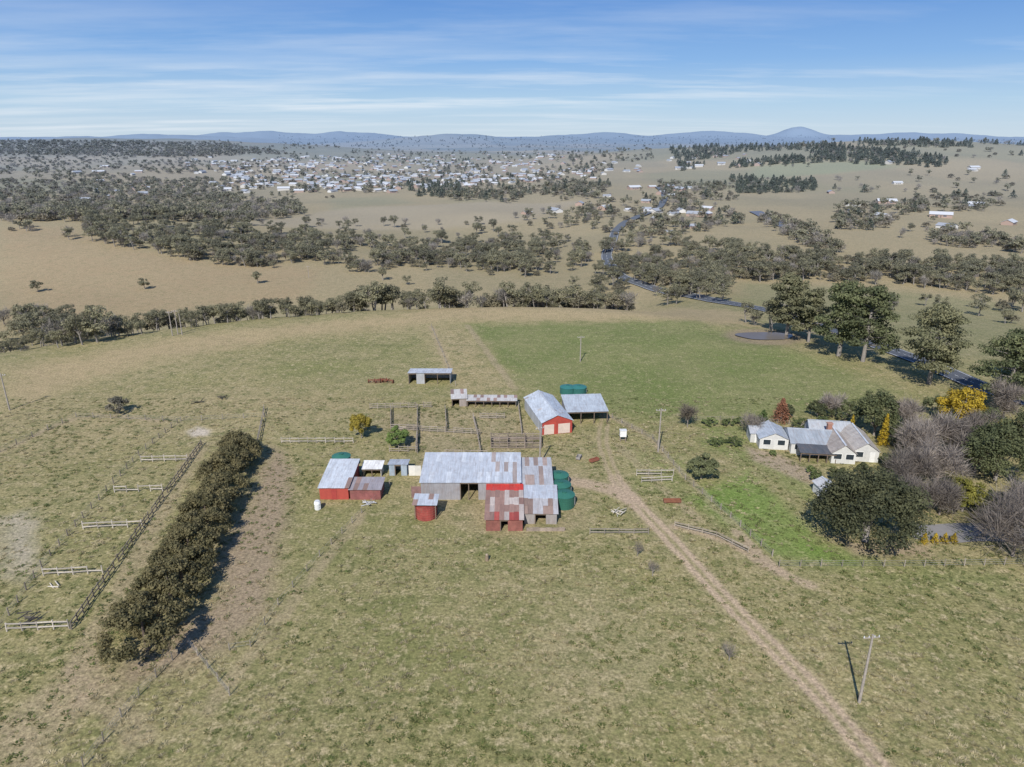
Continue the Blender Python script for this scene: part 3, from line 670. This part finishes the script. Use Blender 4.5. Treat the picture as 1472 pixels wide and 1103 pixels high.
def panelwall(name,a,b_,h,c,mat=M_iron):
    mb=MB(); n=max(1,int((b_-a).length/.9)); 
    for i in range(n):
        p=a.lerp(b_,i/n);q=a.lerp(b_,(i+1)/n-.003); hh=h*random.uniform(.9,1.08)
        mb.prism([p-Vector((0,0,.3)),q-Vector((0,0,.3)),q+Vector((0,0,hh)),p+Vector((0,0,hh))],(0,.05+.01*(i%2),0),J(c,.25))
        mb.beam(p-Vector((0,-.12,.3)),p+Vector((0,.12,h)),.1,.1,(.16,.13,.1))
    mb.obj(name,(mat,))
panelwall('iron_panel_fence',S(592,716),S(606,716),2.4,(.22,.13,.12),M_rust)
panelwall('low_timber_wall',S(757,764),S(812,764),.7,(.3,.24,.19),M_wood)
building('skillion_shed',(-33.5,109.4),5.0,9.3,.0,hf=2.3,hb=3.2,wc=RED,cf=rooffn(LG,.04),wm=M_paint,rows=3,segs={'front':[(1,'wall'),(1,'door'),(1,'wall')]},doorc=(.35,.05,.04))
building('low_lean_to',(-28.2,109.3),5.3,3.8,.0,hf=2.0,hb=2.3,wc=(.25,.09,.08),cf=rooffn((.32,.29,.30),.3),wm=M_rust)
p=S(522,686); building('white_roof_pen',p,3.4,2.6,.0,hf=1.7,hb=2.0,cf=rooffn((.75,.74,.7),.02),wc=(.55,.53,.5),segs={'front':[(1,'open'),(1,'open')]})
p=S(560,684); building('pump_shed',p,3.3,2.6,.0,hf=2.3,hb=2.0,cf=rooffn(GREY,.1),wc=(.32,.38,.44),segs={'front':[(1,'wall'),(1,'open'),(1,'wall')]})
panelwall('white_panel_fence',S(588,684),S(606,684),2.2,(.7,.68,.62),M_paint)
building('woolshed',(6.4,137.3),6.6,15.5,math.radians(13),kind='y',hw=2.9,hr=4.3,wc=(.40,.06,.04),sidec=(.42,.43,.44),wm=M_paint,cf=rooffn((.50,.54,.58),.04,(.42,.39,.37)),rows=4,segs={'front':[(1,'bigdoor'),(1.2,'bigdoor')]},doorc=(.62,.5,.42))
building('carport',(12.2,143.3),8.8,9.3,math.radians(4),hf=2.9,hb=3.4,wc=(.4,.4,.4),cf=rooffn((.46,.5,.53),.02),rows=3,segs={'front':[(1,'open'),(1,'open'),(1,'open')],'right':[(1,'open'),(1,'open')]})
p=S(672,585); building('sheep_yard_shelter',p,11.4,2.6,-.02,hf=1.6,hb=1.9,wc=(.3,.27,.24),cf=rooffn((.5,.48,.45),.2),segs={'front':[(1,'open')]*6})
p=S(650,585); building('loading_shelter',p,3.4,5,.1,hf=2.0,hb=2.4,wc=(.33,.28,.25),cf=rooffn((.55,.52,.48),.2),segs={'front':[(1,'open'),(1,'wall')]})
p=S(588,552); building('hay_shed',p,10.6,5,0,hf=2.9,hb=2.4,wc=(.36,.37,.38),cf=rooffn((.55,.57,.59),.03),segs={'front':[(1.2,'open'),(1.3,'wall'),(2,'open'),(2,'open')]})
hp=S(1090,646); hs=empty('farmhouse',hp)
def wing(px,py,W_,D,rot,**k):
    q=S(px,py)-hp; building('wing',(q.x,q.y,q.z),W_,D,rot,parent=hs,wm=M_paint,wc=(.56,.55,.52),**k)
wing(1091,645,5.6,6.5,-.12,kind='y',hw=2.3,hr=3.5,cf=rooffn((.42,.46,.50),0),segs={'front':[(1,'window'),(1,'window')],'right':[(1,'window')]})
wing(1078,636,2.6,4,-.12,kind='x',hw=2.1,hr=2.8,cf=rooffn((.42,.43,.45),.0),segs={'front':[(1,'door')]})
wing(1136,652,8.2,8,-.15,kind='x',hw=2.3,hr=3.8,cf=rooffn((.31,.34,.37),0),segs={'front':[(1,'window'),(1,'door'),(1,'window')]})
wing(1150,664,6.5,3.2,-.15,kind='skillion',hf=2.0,hb=2.3,cf=rooffn((.09,.095,.10),0),segs={'front':[(1,'open')]*4,'left':[(1,'open')],'right':[(1,'open')]})
wing(1194,666,4.4,9,-.15,kind='y',hw=2.3,hr=3.9,cf=rooffn((.38,.33,.28),0),segs={'front':[(1,'window'),(1,'window')]})
wing(1224,663,4.8,10,-.15,kind='y',hw=2.3,hr=3.9,cf=rooffn((.45,.41,.36),0),segs={'front':[(1,'window'),(1,'door')]})
wing(1163,636,8,5,-.15,kind='x',hw=2.4,hr=4.0,cf=rooffn((.37,.39,.41),0))
mb=MB(); q=S(1188,640)-hp; mb.box(q.x-.45,q.y-.35,0,q.x+.45,q.y+.35,5.0,(.33,.16,.11)); mb.box(q.x-.55,q.y-.45,4.8,q.x+.55,q.y+.45,5.05,(.4,.22,.16)); mb.obj('chimney',(M_paint,),hs)
p=S(1184,722); building('garden_shed',p,3,4,.1,kind='y',hw=2.0,hr=2.7,wc=(.6,.59,.56),wm=M_paint,cf=rooffn((.5,.5,.5),0),segs={'front':[(1,'door')]})

def tank(name,x,y,r,h,c,mat=M_tank,ribs=6,n=28):
    e=empty(name,(x,y,H(x,y))); mb=MB()
    mb.tube((0,0,-.2),(0,0,h),r,r,n,c)
    for i in range(ribs): z=h*(i+.5)/ribs; mb.tube((0,0,z-.06),(0,0,z+.06),r+.04,r+.04,n,J(c,.05))
    mb.obj('wall',(mat,),e); mb=MB(); mb.tube((0,0,h+.003),(0,0,h+.35),r+.08,.5,n,J((c[0]*1.2,c[1]*1.2,c[2]*1.2),.05)); mb.tube((0,0,h+.3),(0,0,h+.5),.4,.4,16,J(c)); mb.obj('lid',(mat,),e)
    mb=MB(); mb.beam((r+.03,-.2,h*.1),(r+.03,-.2,h),.1,.1,(.5,.5,.48)); mb.obj('pipe',(M_misc,),e)
GT=(.03,.125,.085)
for px,py in ((803,704),(806,718),(811,733)):
    p=S(px,py-5); tank('green_water_tank',p.x,p.y+.3,1.75,2.2,GT)
tank('green_water_tank',-32.2,120.8,1.7,3.0,GT)
for px in (818,834): p=S(px,574); tank('green_water_tank',p.x,p.y+4.5,1.9,1.6,(.03,.14,.12))
p=S(613,742); e=empty('rusty_water_tank',(p.x,p.y,p.z)); mb=MB(); mb.tube((0,0,-.2),(0,0,2.4),1.75,1.75,24,(.30,.06,.045))
for i in range(5): mb.tube((0,0,.25+.45*i),(0,0,.32+.45*i),1.79,1.79,24,(.34,.09,.07))
mb.obj('tank_wall',(M_rust,),e); mb=MB(); roofplane(mb,(-2.1,-1.6,2.9),(2.0,-1.5,2.8),(2.1,1.7,3.2),(-2,1.7,3.3),rooffn(GREY,.3),rows=2); mb.obj('sheet_roof',(M_iron,),e)
mb=MB()
for a_,b2 in ((-1.7,-1.2),(1.7,-1.2),(1.7,1.2),(-1.7,1.2)): mb.box(a_-.07,b2-.07,-.3,a_+.07,b2+.07,2.85,(.2,.15,.11))
mb.obj('posts',(M_wood,),e)
p=S(895,634); e=empty('elevated_water_tank',p); mb=MB(); mb.box(-.65,-.5,1.1,.65,.5,2.4,(.78,.78,.76)); mb.box(-.72,-.57,2.403,.72,.57,2.5,(.7,.7,.68)); mb.obj('tank',(M_misc,),e); mb=MB()
for a_ in (-.55,.55):
    for b2 in (-.4,.4): mb.box(a_-.06,b2-.06,-.3,a_+.06,b2+.06,1.1,(.25,.2,.16))
mb.beam((-.55,-.4,.5),(.55,-.4,.5),.06,.08,(.25,.2,.16)); mb.obj('stand',(M_wood,),e)
p=S(457,732); tank('small_water_tank',p.x,p.y,.5,1.1,(.7,.7,.68),ribs=3,n=16)

def pole(px,py,h,cross=True,rot=0,lean=0):
    p=S(px,py); e=empty('utility_pole',p,rot); mb=MB(); mb.tube((0,0,-.5),(lean,0,h),.17,.11,10,(.33,.29,.25)); mb.obj('shaft',(M_wood,),e)
    if cross:
        mb=MB(); mb.beam((lean-.95,.14,h-.5),(lean+.95,.14,h-.5),.1,.12,(.3,.26,.22)); mb.beam((lean-.5,.14,h-.55),(lean,.14,h-1.1),.05,.05,(.25,.21,.17))
        for q in (-.85,-.3,.35,.85): mb.tube((lean+q,.14,h-.44),(lean+q,.14,h-.24),.06,.045,8,(.6,.6,.62))
        mb.obj('crossarm',(M_wood,),e)
pole(1235,1010,9.2,True,.1); pole(946,650,9.4); pole(834,520,7.5); pole(776,668,8,True,.5); pole(14,590,9); pole(791,441,8); pole(256,481,8); pole(248,483,8); pole(262,482,7,False); pole(444,400,8); pole(160,330,9,False)

TIM=(.28,.24,.2)
def fence(name,P,sp=2.5,h=1.25,rails=2,rw=.09,rh=.13,c=TIM,pw=.15,wire=False):
    mb=MB(); prev=None
    for i in range(len(P)-1):
        a,b_=P[i],P[i+1]; L_=math.hypot(b_[0]-a[0],b_[1]-a[1]); n=max(1,round(L_/sp))
        for k in range(n+(i==len(P)-2)):
            f=k/n; x=a[0]+(b_[0]-a[0])*f; y=a[1]+(b_[1]-a[1])*f; z=H(x,y); hh=h*random.uniform(.94,1.1)
            ox,oy=random.uniform(-.05,.05),random.uniform(-.05,.05)
            mb.tube((x,y,z-.3),(x+ox,y+oy,z+hh),pw/2,pw/2*.85,6,J(c,.3))
            cur=(x,y,z)
            if prev:
                for r_ in range(rails):
                    zz=h*(r_+.75)/(rails)*.95 if rails>1 else h*.9
                    if wire: mb.beam((prev[0],prev[1],prev[2]+zz),(x,y,z+zz),.018,.018,(.3,.3,.3))
                    elif random.random()<.93: mb.beam((prev[0],prev[1],prev[2]+zz+random.uniform(-.05,.05)),(x,y,z+zz+random.uniform(-.05,.05)),rw,rh,J(c,.25))
            prev=cur
    return mb.obj(name,(M_wood,))
LT=(.45,.40,.34)
for a,b_ in (((165,708),(234,706)),((120,761),(205,758)),((63,828),(148,824)),((10,908),(100,904)),((203,664),(270,663))):
    fence('post_and_rail_fence',W(a,b_),2.2,1.35,2,c=LT,rh=.15,pw=.2)
fence('post_and_rail_fence',W((290,640),(262,680),(235,716),(190,780),(150,838),(103,905)),1.8,1.25,2,c=(.17,.145,.12),pw=.22)
fence('wire_fence',W((0,905),(60,815),(120,745),(200,655),(255,608)),3,1.2,3,wire=True,pw=.2,c=(.2,.17,.14))
fence('wire_fence',W((120,1103),(200,1000),(270,925),(330,1000)),3,1.2,3,wire=True)
fence('wire_fence',W((330,935),(360,930),(400,870),(460,800),(520,738),(560,700)),3.5,1.1,2,wire=True)
fence('wire_fence',W((0,650),(110,600),(260,606),(380,600)),4,1.2,3,wire=True,pw=.2)
fence('wire_fence',W((880,602),(938,632),(985,690),(1050,745),(1110,800)),3,1.2,3,wire=True,pw=.2)
fence('wire_fence',W((1120,815),(1300,815),(1472,812)),3,1.2,3,wire=True)
fence('wire_fence',W((1000,605),(1070,605),(1150,612)),2.5,1.1,3,wire=True)
fence('wire_fence',W((620,470),(655,555)),5,1.2,2,wire=True)
fence('post_and_rail_fence',W((405,637),(455,637),(508,637)),2,1.3,2,c=LT)
fence('post_and_rail_fence',W((380,590),(370,640)),2,1.3,2)
fence('post_and_rail_fence',W((848,768),(932,768)),2.4,1.1,2,c=(.3,.26,.21))
fence('post_and_rail_fence',W((970,757),(1030,772),(1075,795)),2.6,1.0,2,c=(.33,.28,.22))
for q in ([(562,590),(562,618),(640,622)],[(600,588),(600,652)],[(532,588),(620,586)],[(640,590),(642,620)],[(680,602),(686,625),(691,655)],[(640,622),(690,625)],[(600,622),(598,650)],[(745,585),(750,625)],[(690,602),(725,602)],[(560,650),(600,650)],[(600,618),(562,618)],[(640,655),(700,656)]):
    fence('stock_yard_fence',W(*q),1.8,1.4,3,c=(.33,.28,.23),rh=.11)
for yy in (632,638,645): fence('stock_yard_fence',W((706,yy),(778,yy)),1.7,1.5,4,c=(.26,.21,.17),rh=.13)
for xx in (706,730,755,778): fence('stock_yard_fence',W((xx,632),(xx,645)),1.7,1.5,4,c=(.26,.21,.17),rh=.13)
fence('post_and_rail_fence',W((915,684),(968,684)),2.2,1.4,2,c=LT); fence('post_and_rail_fence',W((922,694),(966,692)),2.2,1.2,2,c=LT)

def trough(px,py,L_,c,rot=0):
    p=S(px,py); e=empty('feed_trough',p,rot); mb=MB()
    mb.box(-L_/2,-.4,.25,L_/2,.4,.32,c); mb.box(-L_/2,-.4,.32,L_/2,-.33,.7,c); mb.box(-L_/2,.33,.32,L_/2,.4,.7,c); mb.box(-L_/2,-.33,.32,-L_/2+.07,.33,.7,c); mb.box(L_/2-.07,-.33,.32,L_/2,.33,.7,c)
    mb.obj('tub',(M_rust,),e); mb=MB()
    for a_ in (-L_/2+.3,L_/2-.3): mb.box(a_-.06,-.35,-.2,a_+.06,.35,.25,(.15,.12,.1))
    mb.obj('legs',(M_wood,),e)
trough(966,723,3,(.22,.09,.05)); trough(854,664,2,(.28,.1,.06),.6); trough(832,660,1.6,(.3,.28,.26),1.2)
def plough(px,py,rot=0,c=(.2,.06,.03)):
    p=S(px,py); e=empty('farm_implement',p,rot); mb=MB()
    mb.beam((-1.4,0,.8),(1.4,0,.8),.14,.14,c); mb.beam((0,-.9,.7),(0,1.2,.9),.14,.14,c); mb.beam((-1.1,.9,.7),(1.1,.9,.7),.1,.1,c)
    for i in range(7): mb.beam((-1.2+.4*i,0,.8),(-1.2+.4*i,-.3,.1),.05,.08,c)
    mb.obj('frame',(M_rust,),e); mb=MB()
    for s in (-1.5,1.5):
        mb.tube((s-.06,.3,.5),(s+.06,.3,.5),.52,.52,18,c); mb.tube((s-.1,.3,.5),(s+.1,.3,.5),.12,.12,10,(.1,.05,.03))
    mb.obj('wheels',(M_rust,),e)
plough(538,551); plough(548,550,.4); plough(557,551,-.3)
def logs(px,py,n,L_,c):
    p=S(px,py); mb=MB()
    for i in range(n):
        a_=random.uniform(0,3.14); q=Vector((random.uniform(-1,1),random.uniform(-.7,.7),.1+.12*i)); d=Vector((math.cos(a_),math.sin(a_),random.uniform(-.05,.1)))*L_/2
        mb.tube(q-d,q+d,.09,.06,7,J(c,.3))
    mb.obj('timber_pile',(M_wood,),None,p)
logs(888,740,7,2,(.55,.5,.42)); logs(75,844,3,1.6,(.5,.45,.38)); logs(320,573,6,2.2,(.08,.07,.05)); logs(285,579,5,2,(.08,.07,.05)); logs(530,725,6,2,(.5,.5,.5)); logs(740,745,5,2,(.4,.3,.25)); logs(42,893,8,1.8,(.09,.08,.07))
p=S(700,806); mb=MB(); mb.tube((0,0,-.3),(0,0,1.0),.3,.24,12,(.25,.19,.13)); mb.tube((0,0,1.0),(.03,0,1.15),.24,.12,12,(.35,.28,.2)); mb.obj('tree_stump',(M_wood,),None,p)

# ------------------------------------------------------------ light, sky, camera
el=math.radians(41); az=math.radians(196)
sd=Vector((math.sin(az)*math.cos(el),math.cos(az)*math.cos(el),math.sin(el)))
sl=bpy.data.lights.new('sun','SUN'); sl.energy=5.0; sl.angle=math.radians(.5); sl.color=(1,.965,.91)
so=bpy.data.objects.new('sun',sl); so.rotation_euler=(-sd).to_track_quat('-Z','Y').to_euler(); so.location=(0,-50,120); link(so)
w=bpy.data.worlds.new('World'); scene.world=w; w.use_nodes=True; nt=w.node_tree; N=nt.nodes;L=nt.links
bg=N['Background']; sky=N.new('ShaderNodeTexSky'); sky.sky_type='NISHITA'; sky.sun_disc=False; sky.sun_elevation=el; sky.sun_rotation=az; sky.altitude=900; sky.air_density=1.0; sky.dust_density=.3; sky.ozone_density=2.5
tc=N.new('ShaderNodeTexCoord'); sx=N.new('ShaderNodeSeparateXYZ'); L.new(tc.outputs['Generated'],sx.inputs[0])
def mth(op,a,b_=None):
    n=N.new('ShaderNodeMath'); n.operation=op
    for i,k in enumerate((a,b_)):
        if k is None: continue
        if isinstance(k,(int,float)): n.inputs[i].default_value=k
        else: L.new(k,n.inputs[i])
    return n.outputs[0]
cr=N.new('ShaderNodeValToRGB'); L.new(sx.outputs[2],cr.inputs[0]); e_=cr.color_ramp.elements
e_[0].position=0; e_[0].color=(.62,.77,.92,1); e_[1].position=.9; e_[1].color=(.045,.15,.45,1)
for p_,c_ in ((.04,(.47,.69,.93,1)),(.09,(.26,.50,.90,1)),(.19,(.085,.27,.74,1)),(.4,(.06,.2,.56,1))):
    q=e_.new(p_); q.color=c_
blue=N.new('ShaderNodeVectorMath'); blue.operation='SCALE'; L.new(cr.outputs[0],blue.inputs[0]); blue.inputs['Scale'].default_value=8.3
base=mixc(nt,.9,sky.outputs[0],blue.outputs[0])
zz=mth('ADD',mth('MAXIMUM',sx.outputs[2],0),.045)
cb=N.new('ShaderNodeCombineXYZ'); L.new(mth('MULTIPLY',mth('DIVIDE',sx.outputs[0],zz),.42),cb.inputs[0]); L.new(mth('MULTIPLY',mth('DIVIDE',sx.outputs[1],zz),1.0),cb.inputs[1])
n1=noise(nt,.55,9,.6,cb.outputs[0]); n2=noise(nt,.16,3,.5,cb.outputs[0])
left=maprange(nt,sx.outputs[0],-.5,.3,.06,-.03)
cl=mth('MULTIPLY',maprange(nt,mth('ADD',n1,left),.45,.72,0,1),maprange(nt,mth('ADD',n2,left),.42,.6,.1,1))
low=mth('MULTIPLY',maprange(nt,sx.outputs[2],.08,.16,1,.3),maprange(nt,sx.outputs[2],0,.02,.4,1))
cl=mth('MULTIPLY',mth('MULTIPLY',cl,low),.95)
c=mixc(nt,cl,base,(8.0,8.5,9.0)); L.new(c,bg.inputs['Color']); bg.inputs['Strength'].default_value=.105
cam=bpy.data.cameras.new('camera'); co=bpy.data.objects.new('camera',cam); co.location=(0,0,CAMH); co.rotation_euler=(math.pi/2-PIT,0,0)
cam.sensor_width=36; cam.lens=36*F/1472; cam.clip_start=.5; cam.clip_end=60000; link(co); scene.camera=co
scene.view_settings.view_transform='Standard'; scene.view_settings.look='None'; scene.view_settings.exposure=0
print('objects',len(scene.objects))
